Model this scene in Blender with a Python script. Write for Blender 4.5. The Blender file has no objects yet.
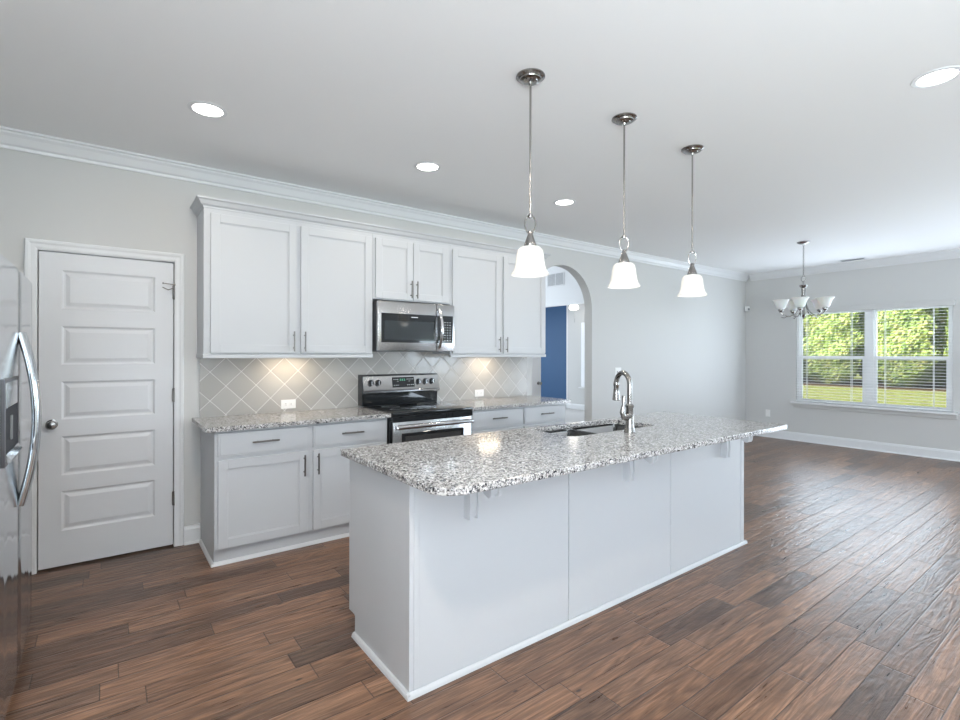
import bpy, bmesh, math, random
from mathutils import Vector, Matrix
S = bpy.context.scene
C = S.collection
PI = math.pi
rnd = random.Random(7)

# ------------------------------------------------------------ camera
cam_d = bpy.data.cameras.new('camera')
cam_d.sensor_width = 36
cam_d.lens = 36*501.9/960
cam_d.shift_y = -6.9/960
cam_d.clip_start = .05
cam_d.clip_end = 200
cam = bpy.data.objects.new('camera', cam_d)
C.objects.link(cam)
cam.matrix_world = Matrix.Translation((0, 0, 1.3903)) @ Matrix.Rotation(math.radians(-36.7766), 4, 'Z') @ Matrix.Rotation(PI/2, 4, 'X') @ Matrix.Rotation(math.radians(.12), 4, 'Z')
S.camera = cam

# ------------------------------------------------------------ world, sun, exposure
S.view_settings.view_transform = 'Standard'
S.view_settings.look = 'None'
S.view_settings.exposure = 0.07
S.view_settings.gamma = 1.0
S.view_settings.use_curve_mapping = False
w = bpy.data.worlds.new('sky'); S.world = w
w.use_nodes = True
nt = w.node_tree
bg = nt.nodes['Background']
sky = nt.nodes.new('ShaderNodeTexSky')
sky.sky_type = 'HOSEK_WILKIE'
sky.turbidity = 4
sky.sun_direction = Vector((-.75, .10, .55)).normalized()
mixn = nt.nodes.new('ShaderNodeMix'); mixn.data_type = 'RGBA'
mixn.inputs[0].default_value = .55
nt.links.new(sky.outputs[0], mixn.inputs[6])
mixn.inputs[7].default_value = (.85, .92, 1.0, 1)
nt.links.new(mixn.outputs[2], bg.inputs[0])
bg.inputs[1].default_value = 1.15

def lamp(name, kind, loc, energy, color=(1, 1, 1), rot=(0, 0, 0), **kw):
    l = bpy.data.lights.new(name, kind); l.energy = energy; l.color = color
    for k, v in kw.items(): setattr(l, k, v)
    o = bpy.data.objects.new(name, l); o.location = loc; o.rotation_euler = rot
    C.objects.link(o); return o

lamp('sun', 'SUN', (0, 0, 10), 10, (1, .95, .88), rot=Vector((-.75, .10, .55)).to_track_quat('Z', 'Y').to_euler(), angle=.02)
DAY = (.80, .90, 1.0)
# daylight at the windows; added fill lamps are marked on their lines
COOL = (.74, .86, 1.0)
lamp('window_daylight_dining_outer', 'AREA', (9.0, 2.48, 1.36), 26, DAY, (0, math.radians(94), 0), shape='RECTANGLE', size=1.3, size_y=1.85)
lamp('window_daylight_dining', 'AREA', (8.72, 2.48, 1.36), 33, COOL, (0, math.radians(96), 0), shape='RECTANGLE', size=1.3, size_y=1.85)
lamp('window_daylight_patio', 'AREA', (8.78, -.6, 1.1), 105, COOL, (0, math.radians(112), 0), shape='RECTANGLE', size=2.0, size_y=1.8)
lamp('window_daylight_living_c', 'AREA', (6.97, -2.85, 1.28), 72, COOL, (math.radians(125), 0, 0), shape='RECTANGLE', size=1.7, size_y=1.0)
lamp('window_daylight_living_a', 'AREA', (3.5, -2.85, 1.45), 6, DAY, (math.radians(152), 0, 0), shape='RECTANGLE', size=1.7, size_y=1.3)  # fill lamp at an added unseen window, clear of the microwave reflection
lamp('window_daylight_living_b', 'AREA', (.7, -2.85, 1.45), 46, DAY, (math.radians(155), 0, 0), shape='RECTANGLE', size=1.7, size_y=1.3)  # fill lamp at an added unseen window, brightens the left side
lamp('window_daylight_breakfast', 'AREA', (-.92, -1.45, 1.45), 300, DAY, (0, math.radians(-130), 0), shape='RECTANGLE', size=1.3, size_y=1.5)  # fill lamp at an added unseen window, lifts island end and ceiling
lamp('window_daylight_great_room', 'AREA', (6.2, 12.8, 1.9), 200, DAY, (-PI/2, 0, 0), shape='RECTANGLE', size=4.0, size_y=2.4)  # added fill for the room beyond the arch; no window stands here

# ------------------------------------------------------------ materials
def mat(name, color=(.8, .8, .8), rough=.5, metal=0, spec=.5, **kw):
    m = bpy.data.materials.new(name); m.use_nodes = True
    b = m.node_tree.nodes['Principled BSDF']
    b.inputs['Base Color'].default_value = (*color, 1)
    b.inputs['Roughness'].default_value = rough
    b.inputs['Metallic'].default_value = metal
    b.inputs['Specular IOR Level'].default_value = spec
    for k, v in kw.items(): b.inputs[k].default_value = v
    return m

class G:
    """small node-graph helper"""
    def __init__(s, m): s.t = m.node_tree; s.b = s.t.nodes['Principled BSDF']
    def n(s, typ, ins=None, out=0, **props):
        nd = s.t.nodes.new(typ)
        for k, v in props.items(): setattr(nd, k, v)
        for k, v in (ins or {}).items():
            if isinstance(v, bpy.types.NodeSocket): s.t.links.new(v, nd.inputs[k])
            else: nd.inputs[k].default_value = v
        return nd.outputs[out] if out is not None else nd
    def m(s, op, a, b=0.0, c=0.0):
        return s.n('ShaderNodeMath', {0: a, 1: b, 2: c}, operation=op)
    def ramp(s, fac, stops, interp='LINEAR'):
        nd = s.t.nodes.new('ShaderNodeValToRGB'); cr = nd.color_ramp; cr.interpolation = interp
        while len(cr.elements) < len(stops): cr.elements.new(.5)
        for e, (p, c) in zip(cr.elements, stops):
            e.position = p; e.color = (*c, 1) if len(c) == 3 else c
        s.t.links.new(fac, nd.inputs[0]); return nd.outputs[0]
    def mix(s, fac, a, b, blend='MIX'):
        nd = s.t.nodes.new('ShaderNodeMix'); nd.data_type = 'RGBA'; nd.blend_type = blend
        for i, v in ((0, fac), (6, a), (7, b)):
            if isinstance(v, bpy.types.NodeSocket): s.t.links.new(v, nd.inputs[i])
            else: nd.inputs[i].default_value = v if i == 0 else (*v, 1)
        return nd.outputs[2]
    def pos(s): return s.n('ShaderNodeTexCoord', out=3)
    def set(s, name, v): s.t.links.new(v, s.b.inputs[name])
    def bump(s, h, strength=.3, dist=.002):
        nd = s.n('ShaderNodeBump', {'Height': h, 'Strength': strength, 'Distance': dist}); s.set('Normal', nd)

def paint(name, col, rough=.6, bump=.08, scale=180):
    m = mat(name, col, rough); g = G(m)
    n = g.n('ShaderNodeTexNoise', {'Vector': g.pos(), 'Scale': scale, 'Detail': 2})
    g.bump(n, bump, .001); return m

M = {}
M['wall'] = paint('wall_paint', (.585, .585, .575), .55)
M['ceiling'] = paint('ceiling_paint', (.88, .885, .885), .8, .1, 120)
M['trim'] = paint('white_trim_paint', (.74, .75, .76), .35, .02)
M['cabinet'] = paint('white_cabinet_paint', (.54, .555, .575), .38, .02)
M['door'] = paint('white_door_paint', (.70, .71, .73), .4, .05, 90)
M['backwall'] = paint('white_hall_paint', (.82, .83, .84), .6)
M['blue'] = paint('navy_blue_paint', (.022, .085, .20), .6)
M['plastic'] = mat('white_plastic', (.85, .85, .84), .3)
M['dark'] = mat('dark_slot', (.02, .02, .02), .6)
M['vinyl'] = mat('white_vinyl', (.93, .94, .95), .35)
M['blind'] = mat('blind_slat_white', (.92, .93, .94), .45)
M['blackglass'] = mat('black_glass', (.012, .014, .016), .04, 0, .6)
M['blackenamel'] = mat('black_enamel', (.015, .017, .02), .15)
M['chrome'] = mat('chrome', (.75, .75, .76), .08, 1)
M['nickel'] = mat('brushed_nickel', (.33, .32, .31), .2, 1)
M['satin'] = mat('satin_nickel_pull', (.20, .19, .18), .3, 1)
M['darkmetal'] = mat('dark_steel', (.10, .10, .11), .35, .8)
M['ovenpane'] = mat('oven_window_pane', (.05, .05, .05), .1)
M['recess'] = mat('dispenser_recess_grey', (.05, .055, .065), .65, 0, .2)
M['greyplastic'] = mat('grey_plastic', (.18, .19, .20), .4)
M['caulk'] = mat('mark_light_grey', (.7, .72, .74), .5)
M['green_led'] = mat('green_led', (.1, .5, .3), .4, **{'Emission Color': (.3, .9, .6, 1), 'Emission Strength': .5})
M['mulch'] = paint('mulch_soil', (.16, .09, .05), .9, .8, 20)
M['bark'] = paint('tree_bark', (.13, .09, .06), .9, .8, 30)

def steel(name, base=(.56, .56, .565), rough=.22, axis=2, strength=.12):
    m = mat(name, base, rough, 1); g = G(m)
    mp = g.n('ShaderNodeMapping', {'Vector': g.pos(), 'Scale': (3 if axis == 0 else 400, 3 if axis == 1 else 400, 3 if axis == 2 else 400)})
    n = g.n('ShaderNodeTexNoise', {'Vector': mp, 'Scale': 1.0, 'Detail': 2})
    g.set('Roughness', g.m('MULTIPLY_ADD', n, .18, rough-.09))
    g.bump(n, strength, .0004); return m
M['steel'] = steel('brushed_stainless_steel', axis=0)
M['steelv'] = mat('fridge_stainless_steel', (.62, .64, .66), .14, 1)
M['steelsink'] = steel('sink_stainless_steel', (.16, .158, .155), .24, 1)

def glass_pane():
    m = bpy.data.materials.new('window_glass'); m.use_nodes = True
    t = m.node_tree; t.nodes.clear()
    o = t.nodes.new('ShaderNodeOutputMaterial'); mx = t.nodes.new('ShaderNodeMixShader')
    tr = t.nodes.new('ShaderNodeBsdfTransparent'); gl = t.nodes.new('ShaderNodeBsdfGlossy')
    fr = t.nodes.new('ShaderNodeFresnel'); fr.inputs[0].default_value = 1.45
    gl.inputs['Roughness'].default_value = .02
    tr.inputs[0].default_value = (.97, .99, .98, 1)
    t.links.new(fr.outputs[0], mx.inputs[0]); t.links.new(tr.outputs[0], mx.inputs[1]); t.links.new(gl.outputs[0], mx.inputs[2])
    t.links.new(mx.outputs[0], o.inputs[0]); return m
M['glass'] = glass_pane()
def screen_mesh():
    m = bpy.data.materials.new('insect_screen'); m.use_nodes = True; t = m.node_tree
    tr = t.nodes.new('ShaderNodeBsdfTransparent'); mx = t.nodes.new('ShaderNodeMixShader'); mx.inputs[0].default_value = .36
    t.nodes['Principled BSDF'].inputs['Base Color'].default_value = (.10, .095, .09, 1)
    t.links.new(tr.outputs[0], mx.inputs[1]); t.links.new(t.nodes['Principled BSDF'].outputs[0], mx.inputs[2])
    t.links.new(mx.outputs[0], t.nodes['Material Output'].inputs[0]); return m
M['screen'] = screen_mesh()

def emis(name, col, strength, base=(.9, .9, .9)):
    return mat(name, base, .4, **{'Emission Color': (*col, 1), 'Emission Strength': strength})
M['shade_lit'] = emis('lit_opal_glass', (1, .97, .93), .75, (.9, .9, .89))
def opal(name, e):
    m = mat(name, (.92, .92, .91), .25, **{'Emission Color': (1, .975, .94, 1), 'Emission Strength': e})
    t = m.node_tree; tr = t.nodes.new('ShaderNodeBsdfTranslucent'); tr.inputs[0].default_value = (.95, .93, .9, 1)
    mx = t.nodes.new('ShaderNodeMixShader'); mx.inputs[0].default_value = .45
    t.links.new(t.nodes['Principled BSDF'].outputs[0], mx.inputs[1]); t.links.new(tr.outputs[0], mx.inputs[2])
    t.links.new(mx.outputs[0], t.nodes['Material Output'].inputs[0]); return m
M['shade_lit'] = opal('lit_opal_glass', .02)
M['shade_off'] = mat('alabaster_glass', (.84, .84, .82), .3, **{'Subsurface Weight': .2})
M['lens'] = emis('recessed_lens', (1, .97, .92), 9)
M['bulb'] = emis('lit_bulb', (1, .95, .88), 1.6)
M['globe'] = emis('fan_light_globe', (1, .93, .82), 2.0)
M['led_bar'] = emis('under_cabinet_led', (1, .84, .62), 4)

# --- wood floor, planks running along X
def wood_floor():
    m = mat('hickory_plank_floor', (.1, .05, .03), .3, 0, .5); g = G(m)
    p = g.pos(); s3 = g.n('ShaderNodeSeparateXYZ', {0: p}, out=None)
    x, y = s3.outputs[0], s3.outputs[1]
    W, L = .127, 1.05
    yy = g.m('DIVIDE', g.m('ADD', y, .03), W); row = g.m('FLOOR', yy); fy = g.m('SUBTRACT', yy, row)
    wn = g.n('ShaderNodeTexWhiteNoise', {'W': row}, noise_dimensions='1D')
    ln = g.n('ShaderNodeTexWhiteNoise', {'W': g.m('ADD', row, 31.7)}, noise_dimensions='1D')
    LL = g.m('MULTIPLY_ADD', ln, .75, .55)
    xx = g.m('MULTIPLY_ADD', wn, 9.37, g.m('DIVIDE', x, LL)); col = g.m('FLOOR', xx); fx = g.m('SUBTRACT', xx, col)
    idv = g.n('ShaderNodeCombineXYZ', {0: row, 1: col})
    r1n = g.n('ShaderNodeTexWhiteNoise', {'Vector': idv}, out=None, noise_dimensions='3D')
    r1 = r1n.outputs[0]
    base = g.ramp(r1, [(0, (.088, .054, .039)), (.25, (.135, .077, .050)), (.5, (.180, .100, .062)), (.8, (.225, .127, .079)), (1, (.138, .084, .058))])
    off = g.n('ShaderNodeVectorMath', {0: r1n.outputs[1], 1: (40, 40, 40)}, operation='MULTIPLY')
    gv = g.n('ShaderNodeCombineXYZ', {0: g.m('MULTIPLY', x, 1.6), 1: g.m('MULTIPLY', y, 22.0), 2: 0.0})
    gv = g.n('ShaderNodeVectorMath', {0: gv, 1: off}, operation='ADD')
    grain = g.n('ShaderNodeTexNoise', {'Vector': gv, 'Scale': 1.6, 'Detail': 6, 'Roughness': .62, 'Distortion': .9})
    gv2 = g.n('ShaderNodeCombineXYZ', {0: g.m('MULTIPLY', x, 7.0), 1: g.m('MULTIPLY', y, 230.0)})
    fine = g.n('ShaderNodeTexNoise', {'Vector': g.n('ShaderNodeVectorMath', {0: gv2, 1: off}, operation='ADD'), 'Scale': 1.0, 'Detail': 3})
    rv = g.n('ShaderNodeCombineXYZ', {0: g.m('MULTIPLY', x, .8), 1: g.m('MULTIPLY', y, 9.0), 2: 0.0})
    rn_ = g.n('ShaderNodeTexNoise', {'Vector': g.n('ShaderNodeVectorMath', {0: rv, 1: off}, operation='ADD'), 'Scale': 1.0, 'Detail': 3, 'Roughness': .45, 'Distortion': .4})
    ring = g.m('MULTIPLY_ADD', g.m('SINE', g.m('MULTIPLY', rn_, 80.0)), .5, .5)
    ring = g.m('MULTIPLY', ring, fine)
    gm = g.ramp(grain, [(.28, (.50, .47, .45)), (.44, (.88, .87, .86)), (.56, (1.15, 1.14, 1.12)), (.72, (1.6, 1.55, 1.5))])
    c = g.mix(1.0, base, gm, 'MULTIPLY')
    c = g.mix(1.0, c, g.ramp(ring, [(.05, (1.10, 1.09, 1.08)), (.5, (.74, .72, .70))]), 'MULTIPLY')
    c = g.mix(.8, c, g.ramp(fine, [(.3, (.55, .53, .5)), (.6, (1.2, 1.2, 1.2))]), 'MULTIPLY')
    # dark knots and mineral streaks
    kv = g.n('ShaderNodeCombineXYZ', {0: g.m('MULTIPLY', x, 3.2), 1: g.m('MULTIPLY', y, 9.0)})
    kn = g.n('ShaderNodeTexVoronoi', {'Vector': kv, 'Scale': 1.0})
    c = g.mix(g.ramp(kn, [(.035, (1, 1, 1)), (.07, (0, 0, 0))]), c, (.02, .012, .008))
    ex = g.m('MULTIPLY', g.m('MINIMUM', fx, g.m('SUBTRACT', 1.0, fx)), LL)
    ey = g.m('MULTIPLY', g.m('MINIMUM', fy, g.m('SUBTRACT', 1.0, fy)), W)
    e = g.m('MINIMUM', ex, ey)
    seam = g.m('SUBTRACT', 1.0, g.n('ShaderNodeMapRange', {0: e, 1: .0006, 2: .0028, 3: 0.0, 4: 1.0}))
    c = g.mix(g.m('MULTIPLY', seam, .85), c, (.012, .008, .006))
    g.set('Base Color', c)
    sv = g.n('ShaderNodeCombineXYZ', {0: g.m('MULTIPLY', x, 9.0), 1: g.m('MULTIPLY', y, 16.0)})
    scr = g.n('ShaderNodeTexNoise', {'Vector': g.n('ShaderNodeVectorMath', {0: sv, 1: off}, operation='ADD'), 'Scale': 1.0, 'Detail': 2, 'Distortion': 1.0})
    edge = g.n('ShaderNodeMapRange', {0: e, 1: 0.0, 2: .005, 3: 0.0, 4: 1.0})
    h = g.m('ADD', g.m('MULTIPLY', scr, 1.1), g.m('ADD', g.m('MULTIPLY', grain, .8), g.m('MULTIPLY', edge, .5)))
    h = g.m('ADD', h, g.m('MULTIPLY', fine, .12)); h = g.m('SUBTRACT', h, g.m('MULTIPLY', ring, .35))
    g.bump(h, .55, .0045)
    g.set('Roughness', g.m('MULTIPLY_ADD', grain, .22, .20))
    return m
M['floor'] = wood_floor()

def granite():
    m = mat('speckled_granite', (.5, .5, .5), .12, 0, .5); g = G(m)
    p = g.pos()
    wob = g.n('ShaderNodeTexNoise', {'Vector': p, 'Scale': 60.0, 'Detail': 2}, out=1)
    pv = g.n('ShaderNodeVectorMath', {0: p, 1: g.n('ShaderNodeVectorMath', {0: wob, 1: (.012, .012, .012)}, operation='MULTIPLY')}, operation='ADD')
    a = g.n('ShaderNodeTexVoronoi', {'Vector': pv, 'Scale': 122.0}, out=1)
    b = g.n('ShaderNodeTexVoronoi', {'Vector': pv, 'Scale': 225.0}, out=1)
    ra = g.n('ShaderNodeSeparateXYZ', {0: a}, out=0); rb = g.n('ShaderNodeSeparateXYZ', {0: b}, out=1)
    ca = g.ramp(ra, [(0, (.02, .022, .028)), (.17, (.08, .08, .09)), (.30, (.22, .21, .205)), (.46, (.40, .385, .37)), (.62, (.54, .53, .52)), (.82, (.70, .70, .70))], 'CONSTANT')
    cb = g.ramp(rb, [(0, (.018, .02, .026)), (.17, (.12, .12, .13)), (.34, (.36, .345, .33)), (.56, (.54, .53, .52)), (.82, (.70, .70, .70))], 'CONSTANT')
    big = g.n('ShaderNodeTexNoise', {'Vector': p, 'Scale': 38.0, 'Detail': 2})
    c = g.mix(g.ramp(big, [(.42, (0, 0, 0)), (.58, (1, 1, 1))]), ca, cb)
    g.set('Base Color', c)
    g.set('Roughness', g.m('MULTIPLY_ADD', ra, .10, .08))
    return m
M['granite'] = granite()

def tiles():
    m = mat('diagonal_ceramic_tile', (.5, .5, .5), .12, 0, .5); g = G(m)
    s3 = g.n('ShaderNodeSeparateXYZ', {0: g.pos()}, out=None)
    x, z = s3.outputs[0], s3.outputs[2]
    D_ = .2145
    a = g.m('DIVIDE', g.m('ADD', g.m('SUBTRACT', x, .948), g.m('SUBTRACT', z, 1.352)), D_)
    b = g.m('DIVIDE', g.m('SUBTRACT', g.m('SUBTRACT', x, .948), g.m('SUBTRACT', z, 1.352)), D_)
    fa, fb = g.m('FRACT', a), g.m('FRACT', b)
    ea = g.m('MINIMUM', fa, g.m('SUBTRACT', 1.0, fa)); eb = g.m('MINIMUM', fb, g.m('SUBTRACT', 1.0, fb))
    e = g.m('MULTIPLY', g.m('MINIMUM', ea, eb), D_/math.sqrt(2))
    idv = g.n('ShaderNodeCombineXYZ', {0: g.m('FLOOR', a), 1: g.m('FLOOR', b)})
    rn = g.n('ShaderNodeTexWhiteNoise', {'Vector': idv}, out=None)
    tc = g.ramp(rn.outputs[0], [(0, (.40, .385, .36)), (1, (.47, .455, .43))])
    gr = g.n('ShaderNodeMapRange', {0: e, 1: .0013, 2: .0021, 3: 1.0, 4: 0.0})
    g.set('Base Color', g.mix(gr, tc, (.74, .73, .71)))
    g.set('Roughness', g.m('MULTIPLY_ADD', gr, .5, .17))
    und = g.n('ShaderNodeTexNoise', {'Vector': g.pos(), 'Scale': 9.0, 'Detail': 1})
    h = g.m('ADD', g.n('ShaderNodeMapRange', {0: e, 1: .001, 2: .007, 3: 0.0, 4: 1.0}), g.m('MULTIPLY', und, 1.2))
    g.bump(h, .5, .002)
    return m
M['tile'] = tiles()

def leafy(name, stops, trans=.25):
    m = mat(name, (.2, .3, .05), .6, 0, .2); g = G(m)
    gi = g.n('ShaderNodeTexNoise', {'Vector': g.n('ShaderNodeNewGeometry', out=0), 'Scale': 2.6, 'Detail': 5, 'Roughness': .75})
    g.set('Base Color', g.ramp(gi, stops)); return m
M['leaf'] = leafy('evergreen_leaf', [(.3, (.10, .17, .06)), (.45, (.30, .42, .13)), (.57, (.50, .55, .22)), (.72, (.62, .52, .30))])
M['lawn'] = leafy('lawn_grass', [(.3, (.55, .60, .17)), (.6, (.70, .74, .24)), (.8, (.78, .76, .32))])

# ------------------------------------------------------------ mesh builder
class B:
    def __init__(s): s.bm = bmesh.new()
    def box(s, x0, x1, y0, y1, z0, z1, bev=0, seg=2):
        r = bmesh.ops.create_cube(s.bm, size=1)
        for v in r['verts']:
            v.co = Vector(((x0+x1)/2 + v.co.x*(x1-x0), (y0+y1)/2 + v.co.y*(y1-y0), (z0+z1)/2 + v.co.z*(z1-z0)))
        if bev > 0:
            ed = list({e for v in r['verts'] for e in v.link_edges})
            bmesh.ops.bevel(s.bm, geom=ed, offset=bev, segments=seg, affect='EDGES', profile=.5)
        return s
    def lathe(s, prof, c=(0, 0, 0), n=32, axis='Z', caps=True):
        c = Vector(c); rings = []
        for r, h in prof:
            ring = []
            for i in range(n):
                a = 2*PI*i/n; u, v = r*math.cos(a), r*math.sin(a)
                p = {'Z': (u, v, h), 'Y': (u, h, v), 'X': (h, u, v)}[axis]
                ring.append(s.bm.verts.new(c+Vector(p)))
            rings.append(ring)
        for a, b in zip(rings, rings[1:]):
            for i in range(n): s.bm.faces.new((a[i], a[(i+1) % n], b[(i+1) % n], b[i]))
        if caps:
            for r_ in (rings[0], rings[-1]): s.bm.faces.new(r_)
        return s
    def tube(s, pts, r, n=12, caps=True, closed=False):
        pts = [Vector(p) for p in pts]; N = len(pts)
        rr = r if isinstance(r, (list, tuple)) else [r]*N
        rings = []; up = None
        for i, p in enumerate(pts):
            if closed: t = pts[(i+1) % N]-pts[i-1]
            else: t = (pts[min(i+1, N-1)]-pts[max(i-1, 0)])
            t.normalize()
            if up is None:
                up = Vector((0, 0, 1)) if abs(t.z) < .9 else Vector((1, 0, 0))
            up = (up - t*up.dot(t)).normalized(); sd = t.cross(up)
            rings.append([s.bm.verts.new(p + (up*math.cos(2*PI*k/n)+sd*math.sin(2*PI*k/n))*rr[i]) for k in range(n)])
        pr = list(zip(rings, rings[1:])) + ([(rings[-1], rings[0])] if closed else [])
        for a, b in pr:
            for i in range(n): s.bm.faces.new((a[i], a[(i+1) % n], b[(i+1) % n], b[i]))
        if caps and not closed:
            s.bm.faces.new(rings[0]); s.bm.faces.new(rings[-1])
        return s
    def prism(s, poly, a0, a1, axis='Y', bev=0):
        """poly in the plane of the other two axes, extruded along axis"""
        def P(u, v, w): return {'Y': (u, w, v), 'X': (w, u, v), 'Z': (u, v, w)}[axis]
        lo = [s.bm.verts.new(P(u, v, a0)) for u, v in poly]; hi = [s.bm.verts.new(P(u, v, a1)) for u, v in poly]
        n = len(poly); fs = [s.bm.faces.new(lo), s.bm.faces.new(hi)]
        for i in range(n): s.bm.faces.new((lo[i], lo[(i+1) % n], hi[(i+1) % n], hi[i]))
        if bev:
            ed = [e for f in fs for e in f.edges]
            bmesh.ops.bevel(s.bm, geom=ed, offset=bev, segments=3, affect='EDGES', profile=.5)
        return s
    def quad(s, pts):
        s.bm.faces.new([s.bm.verts.new(p) for p in pts]); return s
    def go(s, name, m, parent=None, smooth=False, origin=None):
        bmesh.ops.recalc_face_normals(s.bm, faces=s.bm.faces[:])
        me = bpy.data.meshes.new(name)
        o = bpy.data.objects.new(name, me); C.objects.link(o)
        off = Vector((0, 0, 0))
        if parent is not None:
            o.parent = parent; off = parent_world(parent)
        if origin is not None and parent is None:
            o.location = origin; off = Vector(origin)
        if off.length:
            for v in s.bm.verts: v.co -= off
        s.bm.to_mesh(me); s.bm.free()
        me.materials.append(M[m] if isinstance(m, str) else m)
        if smooth:
            for p in me.polygons: p.use_smooth = True
            me.set_sharp_from_angle(angle=math.radians(38))
        return o

def parent_world(o):
    v = Vector((0, 0, 0))
    while o is not None:
        v += o.location; o = o.parent
    return v

def tag(o, label, cat, group=None, kind=None):
    if label: o['label'] = label
    if cat: o['category'] = cat
    if group: o['group'] = group
    if kind: o['kind'] = kind
    return o
def thing(name, label, cat, loc, group=None):
    o = bpy.data.objects.new(name, None); o.empty_display_size = .1
    C.objects.link(o); o.location = loc
    return tag(o, label, cat, group)
def struct(o, label=None, cat=None):
    o['kind'] = 'structure'
    o['label'] = label or o.name.replace('_', ' ')
    o['category'] = cat or o.name.split('_')[0]
    return o
def sempty(name, loc, label, cat):
    o = bpy.data.objects.new(name, None); C.objects.link(o); o.location = loc
    return struct(o, label, cat)

D = 4.197; XF = 8.87; XL = -1.06; YF = -3.0; H = 2.74; T = .12

# ------------------------------------------------------------ shell
struct(B().box(XL-.1, XF+.12, YF-.1, D+T, -.1, 0).go('floor', 'floor'), 'dark brown hand scraped hardwood plank floor', 'floor')
struct(B().box(XL-.1, XF+.12, YF-.1, D+T, H, H+.1).go('ceiling', 'ceiling'), 'flat white painted kitchen ceiling', 'ceiling')
# back wall with the arch and a recess for the pantry door
xc, rr, zc = 4.38, .508, 1.935
arc = [(xc - rr*math.cos(PI*i/28), zc + rr*math.sin(PI*i/28)) for i in range(29)]
b = B()
b.prism([(XL-.1, 0), (-.350, 0), (-.350, 2.045), (.408, 2.045), (.408, 0), (xc-rr, 0)] + arc + [(xc+rr, 0), (XF, 0), (XF, H), (XL-.1, H)], D, D+.06)
b.prism([(XL-.1, 0), (xc-rr, 0)] + arc + [(xc+rr, 0), (XF, 0), (XF, H), (XL-.1, H)], D+.0601, D+T)
struct(b.go('wall_back', 'wall'), 'light grey kitchen wall with an arched opening', 'wall')
# far wall with window hole and patio door hole
WY0, WY1, WZ0, WZ1 = 1.553, 3.405, .632, 2.085
PY0, PY1 = -1.55, .35
def wall_x(name, x0, x1, ya, yb, holes, m, label, zt=H):
    b = B(); y = ya
    for (h0, h1, z0, z1) in sorted(holes):
        b.box(x0, x1, y, h0, 0, zt); b.box(x0, x1, h0, h1, z1, zt)
        if z0 > 0: b.box(x0, x1, h0, h1, 0, z0)
        y = h1
    b.box(x0, x1, y, yb, 0, zt)
    return struct(b.go(name, m), label, 'wall')
wall_x('wall_left', XL-.1, XL, YF, D, [(-2.25, -.65, .75, 2.1)], 'wall', 'light grey wall behind the refrigerator')
wall_x('wall_far', XF, XF+.12, YF-.1, D+T, [(PY0, PY1, 0.0, 2.08), (WY0, WY1, WZ0-.030, WZ1)], 'wall', 'cool grey dining wall with the double window')
b = B(); x = XL-.1
for h0, h1, hz in ((-.2, 1.6, 2.1), (2.6, 4.4, 2.1), (6.05, 7.9, 1.86)):
    b.box(x, h0, YF-.1, YF, 0, H); b.box(h0, h1, YF-.1, YF, hz, H); b.box(h0, h1, YF-.1, YF, 0, .7); x = h1
b.box(x, XF, YF-.1, YF, 0, H)
struct(b.go('wall_front', 'wall'), 'grey wall behind the camera with three windows, two added for light', 'wall')

# crown molding and baseboards
crown = [(0, 0), (.0, -.105), (.012, -.105), (.016, -.088), (.028, -.080), (.052, -.040), (.066, -.026), (.070, -.016), (.085, -.012), (.085, 0)]
def crown_run(name, label, a, bb, axis, face, sgn, mz=H, sc=1.0):
    b = B(); b.prism([(face + sgn*u*sc, mz + v*sc) for u, v in crown], a, bb, axis)
    return struct(b.go(name, 'trim'), label, 'crown molding')
crown_run('trim_1', 'white crown molding along the kitchen wall', XL, XF-.0, 'X', D, -1)
crown_run('trim_2', 'white crown molding above the dining window wall', YF, D-.0852, 'Y', XF, -1)
base = [(0, 0), (.016, 0), (.016, .105), (.011, .118), (.010, .128), (0, .132)]
def base_run(name, label, a, bb, axis, face, sgn):
    b = B(); b.prism([(face + sgn*u, v) for u, v in base], a, bb, axis)
    b.prism([(face+sgn*.0162, 0), (face+sgn*.030, 0), (face+sgn*.027, .011), (face+sgn*.0162, .018)], a, bb, axis)
    return struct(b.go(name, 'trim'), label, 'baseboard')
base_run('baseboard_back', 'short white baseboard between door and cabinet', .461, .564, 'X', D, -1)
base_run('baseboard_back_dining', 'white baseboard from arch to far corner', xc+rr, XF-.031, 'X', D, -1)
base_run('baseboard_far', 'white baseboard under the dining window', PY1+.09, D, 'Y', XF, -1)
base_run('baseboard_back_left', 'white baseboard left of pantry door', XL, -.403, 'X', D, -1)
base_run('baseboard_left', 'white baseboard on refrigerator wall', YF, D-.031, 'Y', XL, 1)

# ------------------------------------------------------------ pantry door
d1 = sempty('door_1', (.0285, D+.02, 0), 'white five panel pantry door with satin knob', 'door')
b = B()
x0, x1, z0, z1 = -.335, .393, .012, 2.032
yf = D + .012
pans = [(1.671, 1.921), (1.309, 1.560), (.955, 1.201), (.595, .847), (.237, .492)]
px0, px1 = -.224, .284
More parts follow.
